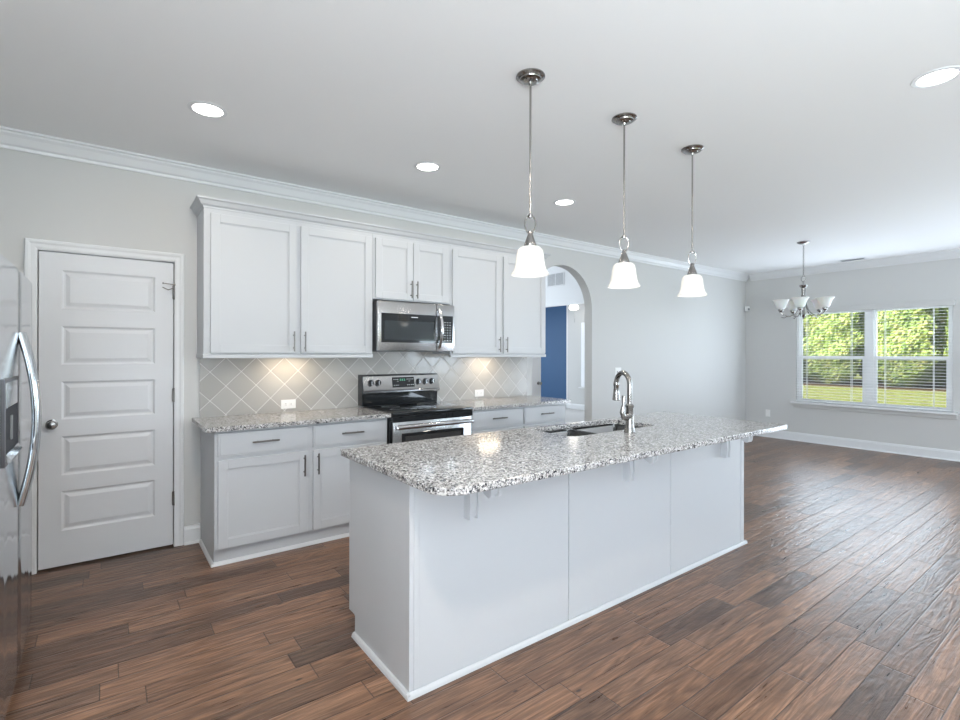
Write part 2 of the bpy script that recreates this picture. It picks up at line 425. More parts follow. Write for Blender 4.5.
# frame of the leaf: stiles and rails, then moulded panels
b.box(x0, px0, yf, yf+.035, z0, z1); b.box(px1, x1, yf, yf+.035, z0, z1)
zz = [z1] + [v for p in pans for v in (p[1], p[0])] + [z0]
for i in range(0, len(zz), 2): b.box(px0, px1, yf, yf+.035, zz[i+1], zz[i])
def frus(b, x0, x1, z0, z1, rings):
    """stepped rectangular rings (inset, depth y) closing on a flat centre"""
    prev = None
    for ins, y in rings:
        r = [b.bm.verts.new(p) for p in ((x0+ins, y, z0+ins), (x1-ins, y, z0+ins), (x1-ins, y, z1-ins), (x0+ins, y, z1-ins))]
        if prev:
            for i in range(4): b.bm.faces.new((prev[i], prev[(i+1) % 4], r[(i+1) % 4], r[i]))
        prev = r
    b.bm.faces.new(prev)
for p0, p1 in pans: frus(b, px0, px1, p0, p1, [(0, yf), (.012, yf+.009), (.020, yf+.009), (.042, yf+.002), (.046, yf+.002)])
b.go('door_leaf', 'door', d1)
b = B()
cas = [(0, 0), (.0, -.010), (.012, -.013), (.030, -.013), (.042, -.018), (.055, -.018), (.060, -.012), (.060, 0)]
rows = [[b.bm.verts.new(p) for p in ((-.341-u, D+v, 0), (-.341-u, D+v, 2.0405+u), (.399+u, D+v, 2.0405+u), (.399+u, D+v, 0))] for u, v in cas]
for i in range(len(rows)):
    for j in range(3): b.bm.faces.new((rows[i][j], rows[i][j+1], rows[(i+1) % len(rows)][j+1], rows[(i+1) % len(rows)][j]))
b.bm.faces.new([q[0] for q in rows]); b.bm.faces.new([q[3] for q in rows])
b.box(-.350, -.341, D+.0005, D+.055, 0, 2.045); b.box(.399, .408, D+.0005, D+.055, 0, 2.045); b.box(-.341, .399, D+.0005, D+.055, 2.036, 2.045)
b.go('door_frame', 'trim', d1)
k = B().lathe([(.0, -.002), (.031, -.002), (.031, -.008), (.013, -.012), (.012, -.035), (.020, -.040), (.028, -.050), (.029, -.060), (.022, -.071), (.0, -.074)][::-1], (-.270, yf, .929), 24, 'Y', caps=False).go('door_handle', 'nickel', d1, True)
k['label'] = 'oval satin nickel door knob'
for hz in (1.085, .346, 1.82):
    B().lathe([(.0075, -.05), (.0075, .05)], (.396, D-.006, hz), 10).box(.386, .3985, D-.002, D+.0, hz-.045, hz+.045).go('hinge', 'satin', d1, True)
lt = B(); lt.tube([(.405, D-.026, 1.872), (.33, D-.022, 1.880)], .0035).tube([(.33, D-.022, 1.880), (.325, D-.022, 1.880)], .007)
lt.tube([(.392, D-.020, 1.85), (.36, D-.018, 1.835), (.325, D-.018, 1.852)], .0035).tube([(.395, D-.022, 1.878), (.395, D-.022, 1.79), (.395, D-.004, 1.77)], .005)
lt.go('hinge_door_stop', 'satin', d1, True)

# ------------------------------------------------------------ generic cabinet parts
def shaker(b, x0, x1, z0, z1, yf, th=.020, st=.058, sgn=1):
    """shaker door with front face at yf, body goes to yf+sgn*th"""
    y1 = yf + sgn*th; ym = yf + sgn*.0105
    f = lambda a, c: (min(a, c), max(a, c))
    ya, yb = f(yf, y1); yc, yd = f(ym, y1)
    e = .0
    b.box(x0, x0+st, ya, yb, z0, z1, .0012, 1); b.box(x1-st, x1, ya, yb, z0, z1, .0012, 1)
    b.box(x0+st, x1-st, ya, yb, z1-st, z1, .0012, 1); b.box(x0+st, x1-st, ya, yb, z0, z0+st, .0012, 1)
    b.box(x0+st, x1-st, yc, yd, z0+st, z1-st)
    # small bead round the panel
    i0, i1, j0, j1 = x0+st, x1-st, z0+st, z1-st
    bd = .006
    for (a0, a1, c0, c1) in ((i0, i0+bd, j0, j1), (i1-bd, i1, j0, j1), (i0, i1, j0, j0+bd), (i0, i1, j1-bd, j1)):
        yy = f(yf+sgn*.005, ym); b.box(a0, a1, yy[0], yy[1], c0, c1)
    return b
def bar_pull(x, z, yf, parent, vert=True, L=.150, sgn=-1):
    b = B(); yp = yf + sgn*.030
    if vert:
        b.tube([(x, yp, z-L/2), (x, yp, z+L/2)], .0058, 12)
        for q in (-.048, .048): b.tube([(x, yf, z+q), (x, yp, z+q)], .0045, 10)
    else:
        b.tube([(x-L/2, yp, z), (x+L/2, yp, z)], .0058, 12)
        for q in (-.048, .048): b.tube([(x+q, yf, z), (x+q, yp, z)], .0045, 10)
    return b.go('handle', 'satin', parent, True)
def slab_drawer(b, x0, x1, z0, z1, yf, th=.02):
    b.box(x0, x1, yf+.003, yf+th, z0, z1); b.box(x0+.012, x1-.012, yf, yf+.003, z0+.012, z1-.012, .001, 1)
    return b

# ------------------------------------------------------------ upper cabinets
UY = 3.867; UF = UY+.020
def upper(x0, x1, zb, zt, doors, label, left_end=False, right_end=False, rail=True):
    t = thing('wall_cabinet', label, 'cabinet', ((x0+x1)/2, D, zb), 'white wall cabinets over the back counter')
    b = B(); b.box(x0, x1, UF, D-.001, zb+(.030 if rail else .018), zt)
    b.go('body', 'cabinet', t)
    if rail:
        ea, eb = x0-(.006 if left_end else 0), x1+(.008 if right_end else 0)
        b = B(); b.box(ea, eb, UF-.012, UF+.014, zb, zb+.0295, .003, 1)
        if left_end: b.box(ea, ea+.020, UF+.014, D-.010, zb, zb+.0295, .002, 1)
        if right_end: b.box(eb-.020, eb, UF+.014, D-.010, zb, zb+.0295, .002, 1)
        b.go('light_rail', 'cabinet', t)
    for (a, c, za, zc_, hx, hz) in doors:
        d = shaker(B(), a, c, za, zc_, UY).go('door', 'cabinet', t)
        bar_pull(hx, hz, UY, d)
    return t
ZD0, ZD1 = 1.388, 2.352
upper(.541, 1.786, 1.350, 2.385, [(.582, 1.163, ZD0, ZD1, 1.137, 1.475), (1.193, 1.772, ZD0, ZD1, 1.219, 1.475)], 'tall two-door white wall cabinet nearest the pantry door', left_end=True)
upper(1.788, 2.556, 1.822, 2.385, [(1.807, 2.159, 1.850, ZD1, 2.134, 1.940), (2.165, 2.523, 1.850, ZD1, 2.190, 1.940)], 'short two-door white wall cabinet above the microwave', rail=False)
upper(2.558, 3.772, 1.350, 2.385, [(2.577, 3.150, ZD0, ZD1, 3.124, 1.475), (3.188, 3.762, ZD0, ZD1, 3.214, 1.475)], 'tall two-door white wall cabinet beside the arched opening', right_end=True)
# crown on top of the wall cabinets, mitred round the left end
t = thing('cabinet_crown_molding', 'white crown molding capping the wall cabinets', 'molding', (2.15, D, 2.385))
pr = [(-.012, 0), (.004, 0), (.006, .012), (.020, .022), (.034, .046), (.046, .054), (.046, .066), (-.012, .066)]
b = B(); xa, xb = .541, 3.772; zb_ = 2.3855
def mitre(b, prof):
    """profile (out, up) swept along left return, front and right return"""
    rows = []
    for o_, u_ in prof:
        z = zb_ + u_
        rows.append([b.bm.verts.new(p) for p in ((xa-o_, D-.002, z), (xa-o_, UF-o_, z), (xb+o_, UF-o_, z), (xb+o_, D-.002, z))])
    n = len(rows)
    for i in range(n):
        r0, r1 = rows[i], rows[(i+1) % n]
        for j in range(3): b.bm.faces.new((r0[j], r0[j+1], r1[j+1], r1[j]))
    b.bm.faces.new([r[0] for r in rows]); b.bm.faces.new([r[3] for r in rows])
mitre(b, pr)
b.go('molding', 'cabinet', t)

# under cabinet lights
for cx, lab in ((1.18, 'thin warm light bar under the cabinet nearest the pantry door'), (3.15, 'thin warm light bar under the cabinet beside the arch')):
    t = thing('under_cabinet_light', lab, 'light', (cx, 4.05, 1.366), 'under cabinet lights')
    B().box(cx-.15, cx+.15, 4.02, 4.08, 1.366, 1.3797, .002, 1).go('housing', 'plastic', t)
    B().box(cx-.14, cx+.14, 4.028, 4.072, 1.3635, 1.366).go('diffuser', 'led_bar', t)
    l = lamp('under_cabinet_lamp', 'AREA', (cx, 4.05, 1.361), 1.3, (1, .80, .58), shape='RECTANGLE', size=.26, size_y=.04)

# ------------------------------------------------------------ backsplash
t = B().box(.560, 3.790, D-.0085, D-.0005, .9155, 1.3795).box(1.79, 2.555, D-.0085, D-.0005, 1.38, 1.40).go('tile_backsplash', 'tile')
tag(t, 'glossy greige square tile backsplash laid on the diagonal', 'backsplash')

# ------------------------------------------------------------ base cabinets
BF = 3.597
def basecab(x0, x1, cols, label, lend=True):
    t = thing('base_cabinet', label, 'cabinet', ((x0+x1)/2, D, 0), 'white base cabinets on the back wall')
    b = B(); b.box(x0, x1, BF+.02, D-.001, .105, .8835)
    b.box(x0+.002, x1, BF+.055, D-.001, 0.001, .105)
    b.go('body', 'cabinet', t)
    b = B(); s = .010
    b.prism([(BF+.055, .0005), (BF+.036, .0005), (BF+.040, .014), (BF+.047, .022), (BF+.055, .024)], x0-.014 if lend else x0, x1 if lend else x1+.012, 'X')
    if lend:
        b.prism([(x0+.001, .0005), (x0-.016, .0005), (x0-.013, .014), (x0-.007, .022), (x0+.001, .024)], BF+.036, D-.032, 'Y')
    b.go('shoe_molding', 'trim', t)
    for (a, c, hx) in cols:
        d = slab_drawer(B(), a, c, .712, .865, BF).go('drawer', 'cabinet', t)
        bar_pull((a+c)/2, .795, BF, d, False, .17)
        d = shaker(B(), a, c, .118, .690, BF).go('door', 'cabinet', t)
        bar_pull(hx, .595, BF, d)
    return t
basecab(.567, 1.788, [(.586, 1.160, 1.132), (1.200, 1.776, 1.230)], 'white base cabinet left of the range with two drawers over two doors')
basecab(2.575, 3.800, [(2.604, 3.200, 3.170), (3.226, 3.786, 3.256)], 'white base cabinet right of the range under the arch-side counter', False)

def slab(name, label, poly, z0, z1, holes=None, bev=.005):
    b = B()
    b.prism(poly, z0, z1, 'Z', bev)
    o = b.go(name, 'granite')
    return tag(o, label, 'countertop')
def rounded(x0, x1, y0, y1, rads):
    """rads: radius at (x0,y0),(x1,y0),(x1,y1),(x0,y1)"""
    P = []
    for (cx, cy, sx, sy, a0), r in zip(((x0, y0, 1, 1, PI), (x1, y0, -1, 1, 1.5*PI), (x1, y1, -1, -1, 0), (x0, y1, 1, -1, .5*PI)), rads):
        if r <= 0: P.append((cx, cy)); continue
        for i in range(9):
            a = a0 + (PI/2)*i/8
            P.append((cx + sx*r + r*math.cos(a), cy + sy*r + r*math.sin(a)))
    return P
slab('countertop', 'grey speckled granite counter between pantry side and range', rounded(.508, 1.793, 3.557, D-.0095, (.02, 0, 0, 0)), .884, .915)
slab('countertop', 'grey speckled granite counter between range and arch', rounded(2.568, 3.840, 3.557, D-.0095, (0, .02, 0, 0)), .884, .915)

# ------------------------------------------------------------ outlets and switches
def outlet_y(x, z, label, horiz=True, w_=.115, h_=.072, y=D-.0085, grp='outlets in the backsplash'):
    t = thing('electrical_outlet', label, 'outlet', (x, y, z), grp)
    if not horiz: w_, h_ = h_, w_
    B().box(x-w_/2, x+w_/2, y-.006, y-.0003, z-h_/2, z+h_/2, .002, 2).go('cover_plate', 'plastic', t)
    for s in (-1, 1):
        cx, cz = (x+s*.021, z) if horiz else (x, z+s*.021)
        f = B().box(cx-.015, cx+.015, y-.0085, y-.006, cz-.015, cz+.015, .001, 1).go('receptacle', 'plastic', t)
        b = B()
        if horiz:
            b.box(cx-.006, cx+.004, y-.0089, y-.0085, cz+.005, cz+.007).box(cx-.006, cx+.004, y-.0089, y-.0085, cz-.007, cz-.005)
        else:
            b.box(cx+.005, cx+.007, y-.0089, y-.0085, cz-.004, cz+.006).box(cx-.007, cx-.005, y-.0089, y-.0085, cz-.004, cz+.006)
        b.go('slots', 'dark', f)
    return t
outlet_y(1.192, .974, 'white outlet in the tile backsplash left of the range')
outlet_y(3.119, .975, 'white outlet in the tile backsplash right of the range')
t = thing('light_switch', 'white double switch plate on grey wall right of the arch', 'switch', (5.402, D, 1.146))
B().box(5.402-.060, 5.402+.060, D-.006, D-.0003, 1.146-.058, 1.146+.058, .002, 2).go('cover_plate', 'plastic', t)
for s in (-.023, .023): B().box(5.402+s-.005, 5.402+s+.005, D-.014, D-.006, 1.138, 1.158, .001, 1).go('toggle', 'greyplastic', t)
t = thing('electrical_outlet', 'white outlet low on the dining window wall', 'outlet', (XF, 3.832, .40))
B().box(XF-.006, XF-.0003, 3.832-.036, 3.832+.036, .342, .458, .002, 2).go('cover_plate', 'plastic', t)
for s in (-1, 1):
    f = B().box(XF-.0085, XF-.006, 3.817, 3.847, .40+s*.021-.015, .40+s*.021+.015).go('receptacle', 'plastic', t)
t = thing('motion_sensor', 'small white security sensor in the far wall corner', 'sensor', (XF-.05, D-.05, 2.16))
b = B(); b.prism([(XF-.012, D-.002), (XF-.085, D-.022), (XF-.075, D-.066), (XF-.030, D-.080), (XF-.004, D-.030)], 2.12, 2.20, 'Z', .006)
b.go('housing', 'plastic', t, True)
B().lathe([(.018, -.001), (.018, .012)], (XF-.06, D-.082, 2.15), 16, 'Y').go('sensor_lens', 'greyplastic', t, True)

# ------------------------------------------------------------ range
RX0, RX1 = 1.797, 2.563
rg = thing('kitchen_range', 'stainless steel electric range with black glass cooktop', 'range', ((RX0+RX1)/2, 3.87, 0))
b = B(); b.box(RX0, RX1, 3.585, 4.165, .02, .895); b.box(RX0+.03, RX1-.03, 3.62, 4.1, .001, .02)
b.go('body', 'blackenamel', rg)
b = B(); b.box(RX0-.001, RX1+.001, 3.530, 4.10, .8955, .924, .006, 2); ct = b.go('cooktop', 'blackglass', rg, True)
for (cx, cy, r) in ((1.99, 3.72, .105), (2.37, 3.72, .085), (1.99, 3.96, .075), (2.37, 3.96, .1)):
    B().lathe([(r, 0), (r+.003, 0), (r+.003, .0004), (r, .0004), (r, 0)], (cx, cy, .9242), 40, caps=False).go('burner_ring', 'greyplastic', ct)
B().box(RX0+.001, RX1-.001, 3.5305, 3.584, .848, .8945, .004, 2).go('front_trim', 'blackglass', rg)
od = B().box(RX0+.012, RX1-.004, 3.548, 3.584, .245, .845, .005, 2).go('oven_door', 'steel', rg, True)
B().box(RX0+.085, RX1-.085, 3.5445, 3.548, .38, .752, .001, 1).go('door_window', 'blackglass', od)
B().box(RX0+.115, RX1-.115, 3.5435, 3.5445, .41, .728).go('window_pane', 'ovenpane', od)
b = B(); b.tube([(RX0+.025, 3.502, .806), (RX0+.06, 3.494, .809), ((RX0+RX1)/2, 3.486, .811), (RX1-.06, 3.494, .809), (RX1-.025, 3.502, .806)], .0175, 18)
for xx in (RX0+.055, RX1-.055): b.box(xx-.016, xx+.016, 3.497, 3.549, .792, .822, .003, 1)
b.go('handle', 'steel', od, True)
dr = B().box(RX0+.012, RX1-.004, 3.552, 3.584, .06, .235, .005, 2).go('storage_drawer', 'steel', rg, True)
# back guard: black lower glass, steel control panel
b = B(); b.prism([(4.175, .924), (4.110, .924), (4.103, 1.045), (4.175, 1.045)], RX0+.006, RX1-.006, 'X')
b.go('lower_back_guard', 'blackglass', rg)
b = B(); b.prism([(4.180, 1.030), (4.086, 1.030), (4.076, 1.038), (4.074, 1.052), (4.084, 1.066), (4.108, 1.182), (4.120, 1.192), (4.180, 1.192)], RX0-.002, RX1+.002, 'X')
cp = b.go('control_panel', 'steel', rg, True)
B().box(RX0-.010, RX0-.0025, 4.10, 4.186, .925, 1.195).box(RX0-.010, RX1+.010, 4.125, 4.186, 1.1925, 1.197).go('panel_edge', 'blackenamel', rg)
def panel_y(z): return 4.084 + (z-1.066)*(.024/.116)
for kx in (1.866, 1.936, 2.345, 2.418, 2.490):
    kz = 1.126; ky = panel_y(kz)
    k = B().lathe([(.0, 0), (.027, 0), (.027, -.004), (.023, -.006), (.021, -.022), (.018, -.025), (.0, -.025)], (kx, ky, kz), 24, 'Y', caps=False).go('knob', 'blackenamel', cp, True)
    b = B().box(kx-.004, kx+.004, ky-.031, ky-.0255, kz-.018, kz+.018, .001, 1).go('knob_grip', 'chrome', k)
yy = panel_y(1.125)-.003
dp = B(); dp.prism([(panel_y(1.080)-.002, 1.080), (panel_y(1.170)-.002, 1.170), (panel_y(1.170)+.01, 1.170), (panel_y(1.080)+.01, 1.080)], 2.075, 2.300, 'X')
dp = dp.go('display', 'blackglass', cp)
b = B()
for i in range(3):
    xk = 2.150 + i*.020; zk = 1.142; ydd = panel_y(zk)-.0035
    b.box(xk, xk+.012, ydd, ydd+.001, zk+.010, zk+.012); b.box(xk+.010, xk+.012, ydd, ydd+.001, zk-.010, zk+.012); b.box(xk, xk+.012, ydd, ydd+.001, zk-.001, zk+.001)
b.go('display_digits', 'green_led', dp)
b = B()
for zk in (1.098, 1.132, 1.150):
    for xk in (2.088, 2.108, 2.125, 2.222, 2.242, 2.262, 2.280):
        if zk == 1.132 and rnd.random() < .5: continue
        b.box(xk, xk+.011, panel_y(zk)-.0032, panel_y(zk)-.002, zk-.002, zk+.002)
b.go('key_marks', 'caulk', dp)

# ------------------------------------------------------------ microwave
MY = 3.795
mw = thing('microwave_oven', 'stainless over-the-range microwave with curved door handle', 'microwave', (2.17, D, 1.405))
b = B(); b.box(1.792, 2.548, MY+.035, D-.001, 1.412, 1.8205); b.go('case', 'darkmetal', mw)
B().box(1.82, 2.52, 3.86, 4.15, 1.402, 1.4118).go('grease_filter', 'greyplastic', mw)
fr = B().box(1.792, 2.548, MY, MY+.034, 1.406, 1.820, .006, 2).go('front_panel', 'steel', mw, True)
B().box(1.822, 2.345, MY-.0015, MY+.001, 1.478, 1.722).go('door_glass', 'blackglass', fr)
wp = mat('microwave_window', (.035, .042, .046), .06, 0, .5)
B().box(1.850, 2.325, MY-.0022, MY-.0015, 1.502, 1.660).go('door_window', wp, fr)
B().box(2.353, 2.353+.003, MY-.002, MY+.001, 1.41, 1.818).go('door_gap', 'dark', fr)
ky = B().box(2.362, 2.528, MY-.0015, MY+.001, 1.478, 1.722).go('control_panel', 'blackglass', fr)
b = B()
for j in range(8):
    for i in range(4):
        x_ = 2.408 + i*.028; z_ = 1.500 + j*.023
        b.box(x_, x_+.012, MY-.0024, MY-.0015, z_, z_+.005)
b.go('keypad_marks', 'caulk', ky)
B().box(2.10, 2.165, MY-.0024, MY-.0015, 1.692, 1.699).go('badge', 'caulk', fr)
b = B(); pts = []
for i in range(17):
    a = -1 + 2*i/16
    pts.append((2.378, MY-.008-.048*(1-a*a), 1.605 + a*.175))
b.tube(pts, [.012+.004*(1-abs(-1+2*i/16)) for i in range(17)], 14)
b.go('handle', 'chrome', fr, True)

# ------------------------------------------------------------ island
IX0, IX1, IY0, IY1 = .985, 3.760, 1.790, 2.410
isl = thing('kitchen_island', 'long white panelled kitchen island under the big granite top', 'island', ((IX0+IX1)/2, (IY0+IY1)/2, 0))
b = B(); b.box(IX0+.02, 2.165, IY0+.014, IY1-.02, .105, .868); b.box(3.055, IX1-.02, IY0+.014, IY1-.02, .105, .868)
b.box(2.165, 3.055, IY0+.014, IY1-.02, .105, .66); b.box(2.165, 3.055, IY0+.014, 2.020, .66, .868)
b.box(IX0+.02, IX1-.02, IY0+.014, IY1-.075, .001, .105)
b.go('body', 'cabinet', isl)
for x0_, x1_ in ((IX0, IX0+.0195), (IX1-.0195, IX1)):
    B().prism([(IY0, .001), (IY1-.072, .001), (IY1-.072, .098), (IY1-.062, .105), (IY1, .105), (IY1, .869), (IY0, .869)], x0_, x1_, 'X').go('end_panel', 'cabinet', isl)
for a, c in ((IX0+.045, 1.909), (1.914, 2.824), (2.829, IX1-.045)):
    B().box(a, c, IY0+.002, IY0+.0135, .001, .869, .0012, 1).go('back_panel', 'cabinet', isl)
for a in (IX0+.020, IX1-.044):
    B().box(a, a+.024, IY0-.002, IY0+.0135, .001, .869, .0015, 1).go('corner_stile', 'cabinet', isl)
b = B(); b.prism([(IY0-.0025, .0005), (IY0-.019, .0005), (IY0-.016, .012), (IY0-.010, .020), (IY0-.0025, .022)], IX0-.016, IX1+.016, 'X')
b.prism([(IX0-.0005, .0005), (IX0-.017, .0005), (IX0-.014, .012), (IX0-.008, .020), (IX0-.0005, .022)], IY0-.018, IY1-.068, 'Y')
b.prism([(IX1+.0005, .0005), (IX1+.017, .0005), (IX1+.014, .012), (IX1+.008, .020), (IX1+.0005, .022)], IY0-.018, IY1-.068, 'Y')
b.go('shoe_molding', 'cabinet', isl)
n = 4
for i in range(n):
    a = IX0+.03 + i*(IX1-IX0-.06)/n; c = a + (IX1-IX0-.06)/n - .02
    dd = shaker(B(), a, c, .118, .855, IY1, sgn=-1).go('door', 'cabinet', isl)
    bar_pull(c-.03 if i % 2 == 0 else a+.03, .74, IY1, dd, sgn=1)
def corbel(x0):
    """profile in (y, z): leg against the panel, arm under the stone with a drop at its tip"""
    P = [(IY0+.002, .8685), (IY0+.002, .672), (IY0-.040, .672)]
    P += [(IY0-.040, .70), (IY0-.045, .73), (IY0-.043, .765), (IY0-.040, .80), (IY0-.046, .828), (IY0-.062, .842), (IY0-.085, .842)]
    P += [(IY0-.115, .828), (IY0-.145, .808), (IY0-.168, .797), (IY0-.182, .800), (IY0-.188, .812), (IY0-.188, .8685)]
    b = B(); b.prism(P, x0, x0+.015, 'X', .0012); b.prism(P, x0+.043, x0+.058, 'X', .0012)
    Q = [(min(y+.011, IY0+.002) if z < .868 else y, min(z+.007, .8685)) for y, z in P]
    b.prism(Q, x0+.015, x0+.043, 'X'); b.go('corbel', 'cabinet', isl)
for x0_ in (1.254, 2.355, 3.428): corbel(x0_)

# island top with sink cut-out (built from four blocks merged around the hole)
CX0, CX1, CY0, CY1 = .955, 3.786, 1.500, 2.462
SX0, SX1, SY0, SY1 = 2.195, 3.035, 2.030, 2.405
def loop_slab(outer, inner, z0, z1, bev):
    b = B(); bm = b.bm
    def ring(P, z): return [bm.verts.new((x, y, z)) for x, y in P]
    oe, ie = [], []
    for z in (z0, z1):
        vo, vi = ring(outer, z), ring(inner, z)
        eo = [bm.edges.new((vo[i], vo[(i+1) % len(vo)])) for i in range(len(vo))]
        ei = [bm.edges.new((vi[i], vi[(i+1) % len(vi)])) for i in range(len(vi))]
        bmesh.ops.triangle_fill(bm, use_beauty=True, use_dissolve=False, edges=eo+ei)
        oe.append((vo, eo)); ie.append((vi, ei))
    for L_ in (oe, ie):
        lo, hi = L_[0][0], L_[1][0]; n = len(lo)
        for i in range(n): bm.faces.new((lo[i], lo[(i+1) % n], hi[(i+1) % n], hi[i]))
    bmesh.ops.bevel(bm, geom=[e for _, ed in oe+ie for e in ed], offset=bev, segments=3, affect='EDGES', profile=.5)
    return b
inner = rounded(SX0, SX1, SY0, SY1, (.06, .06, .06, .06))
o = loop_slab(rounded(CX0, CX1, CY0, CY1, (.12, .025, .015, .015)), inner, .870, .901, .005).go('countertop', 'granite')
tag(o, 'large overhanging granite island top with rounded corners and sink cut-out', 'countertop')

# sink: two bowls
sk = thing('kitchen_sink', 'double bowl stainless undermount sink in the island top', 'sink', ((SX0+SX1)/2, (SY0+SY1)/2, .70))
def bowl(x0, x1, y0, y1, depth):
    b = B(); prev = None
    for ins, z in ((-.004, .8695), (0, .8690), (.004, .80), (.010, .8695-depth+.02), (.03, .8695-depth)):
        P = rounded(x0+ins, x1-ins, y0+ins, y1-ins, (.06,)*4)
        r = [b.bm.verts.new((x, y, z)) for x, y in P]
        if prev:
            for i in range(len(r)): b.bm.faces.new((prev[i], prev[(i+1) % len(r)], r[(i+1) % len(r)], r[i]))
        prev = r
    b.bm.faces.new(prev); return b
mid = 2.56
for a, c in ((SX0-.004, mid-.012), (mid+.012, SX1+.004)):
    bo = bowl(a, c, SY0-.004, SY1+.004, .18).go('bowl', 'steelsink', sk, True)
    B().lathe([(0, .003), (.030, .003), (.042, .0005), (.044, 0)], ((a+c)/2, (SY0+SY1)/2, .690), 24, caps=False).go('drain', 'chrome', bo, True)
B().box(mid-.0115, mid+.0115, SY0+.01, SY1-.01, .80, .8685, .004, 2).go('divider', 'steelsink', sk, True)

# faucet
FX, FY, FZ = 2.605, 1.935, .9012
fa = thing('faucet', 'tall brushed nickel pull-down faucet on the island top', 'faucet', (FX, FY, FZ))
B().lathe([(0, 0), (.034, 0), (.035, .006), (.031, .014), (.026, .05), (.025, .10), (.021, .15), (.026, .158), (.026, .168), (.017, .178), (0, .178)], (FX, FY, FZ), 28, caps=False).go('body', 'nickel', fa, True)
dx, dy = .36, .933; R_ = .078; h0 = 1.07; zt = 1.193
pts = [(FX, FY, h0), (FX, FY, 1.14)]
for i in range(15):
    a = PI*(i/14)*.98
    q = R_*(1-math.cos(a)); pts.append((FX+dx*q, FY+dy*q, zt + R_*math.sin(a)*.95))
B().tube(pts, .0155, 18).go('spout', 'nickel', fa, True)
q = 2*R_; hx, hy = FX+dx*q, FY+dy*q
B().lathe([(0, .125), (.016, .125), (.0185, .11), (.0185, .095), (.016, .09), (.020, .05), (.025, .005), (.021, 0), (0, 0)], (hx, hy, 1.085), 24, caps=False).go('spray_head', 'nickel', fa, True)
b = B(); b.tube([(FX, FY, 1.005), (FX-.035, FY+.005, 1.000), (FX-.055, FY+.008, 1.000)], [.026, .023, .018], 18)
b.tube([(FX-.045, FY+.006, .990), (FX-.062, FY+.008, 1.030), (FX-.050, FY+.008, 1.075), (FX-.046, FY+.008, 1.130)], [.018, .016, .010, .013], 14)
b.go('lever_handle', 'nickel', fa, True)

# ------------------------------------------------------------ refrigerator
FRX, FRY0, FRYS, FRY1, FZ0, FZ1 = -.283, 2.285, 2.815, 3.345, .075, 1.728
rf = thing('refrigerator', 'stainless side by side refrigerator with ice dispenser', 'refrigerator', (-.65, 2.78, 0))
B().box(XL+.02, -.365, FRY0+.005, FRY1-.005, .03, FZ1-.012, .004, 1).go('body', 'greyplastic', rf)
B().box(-.42, -.345, FRY0+.02, FRY1-.02, .002, .07).go('toe_grille', 'darkmetal', rf)
def fdoor(y0, y1, hole=None):
    """contoured door: slight bulge towards the room"""
    P = [(-.358, y0)]; N = 16
    for i in range(N+1):
        t_ = i/N; y = y0 + (y1-y0)*t_
        e_ = min(t_, 1-t_)*(y1-y0)
        rd = 0 if e_ > .02 else .012*(1-math.sqrt(max(0, 1-(1-e_/.02)**2)))
        P.append((FRX - .006*(2*((y-FRY0)/(FRY1-FRY0))-1)**2 - rd, y))
    P.append((-.358, y1))
    return P
B().prism(fdoor(FRYS+.0035, FRY1), FZ0, FZ1, 'Z', .003).go('refrigerator_door', 'steelv', rf, True)
fd = B().prism(fdoor(FRY0, FRYS-.0035), FZ0, FZ1, 'Z', .003).go('freezer_door', 'steelv', rf, True)
B().box(-.36, -.31, FRY1-.10, FRY1-.02, FZ1-.006, FZ1+.010, .003, 1).go('hinge_cap', 'greyplastic', rf)
# dispenser
dy0, dy1, dz0, dz1 = 2.395, 2.755, .985, 1.295
ds = B(); F_ = FRX
ds.box(F_-.012, F_+.004, dy0, dy0+.022, dz0, dz1).box(F_-.012, F_+.004, dy1-.030, dy1, dz0, dz1)
ds.box(F_-.012, F_+.004, dy0+.022, dy1-.030, dz1-.014, dz1).box(F_-.012, F_+.004, dy0+.022, dy1-.030, dz0, dz0+.012)
ds = ds.go('dispenser', 'darkmetal', fd)
B().box(F_-.011, F_+.0032, dy0+.023, dy1-.031, dz1-.105, dz1-.015).go('dispenser_controls', 'steelv', ds)
B().box(F_-.011, F_+.002, dy0+.023, dy1-.031, dz0+.042, dz1-.106).go('dispenser_recess', 'recess', ds)
b = B(); b.prism([(F_-.011, dz0+.0125), (F_+.016, dz0+.0125), (F_+.018, dz0+.022), (F_+.004, dz0+.041), (F_-.011, dz0+.041)], dy0+.023, dy1-.031, 'Y'); b.go('drip_tray', 'steelv', ds)
B().box(F_+.002, F_+.007, dy0+.13, dy0+.17, dz0+.08, dz0+.17, .001, 1).go('paddle', 'greyplastic', ds)
for yy_, par in ((FRYS-.024, fd), (FRYS+.024, rf)):
    b = B(); pts = []; N = 24
    for i in range(N+1):
        a = -1+2*i/N
        pts.append((FRX+.004+.049*(1-a*a), yy_, 1.115+a*.355))
    # flat oval section handle
    prev = None; rings = []
    for i, p in enumerate(pts):
        t_ = Vector(pts[min(i+1, N)])-Vector(pts[max(i-1, 0)]); t_.normalize()
        nrm = Vector((t_.z, 0, -t_.x))
        rings.append([b.bm.verts.new(Vector(p)+nrm*.015*math.cos(2*PI*k/14)+Vector((0, 1, 0))*.021*math.sin(2*PI*k/14)) for k in range(14)])
    for r0, r1 in zip(rings, rings[1:]):
        for k in range(14): b.bm.faces.new((r0[k], r0[(k+1) % 14], r1[(k+1) % 14], r1[k]))
    b.bm.faces.new(rings[0]); b.bm.faces.new(rings[-1])
    b.go('handle', 'steelv', par, True)

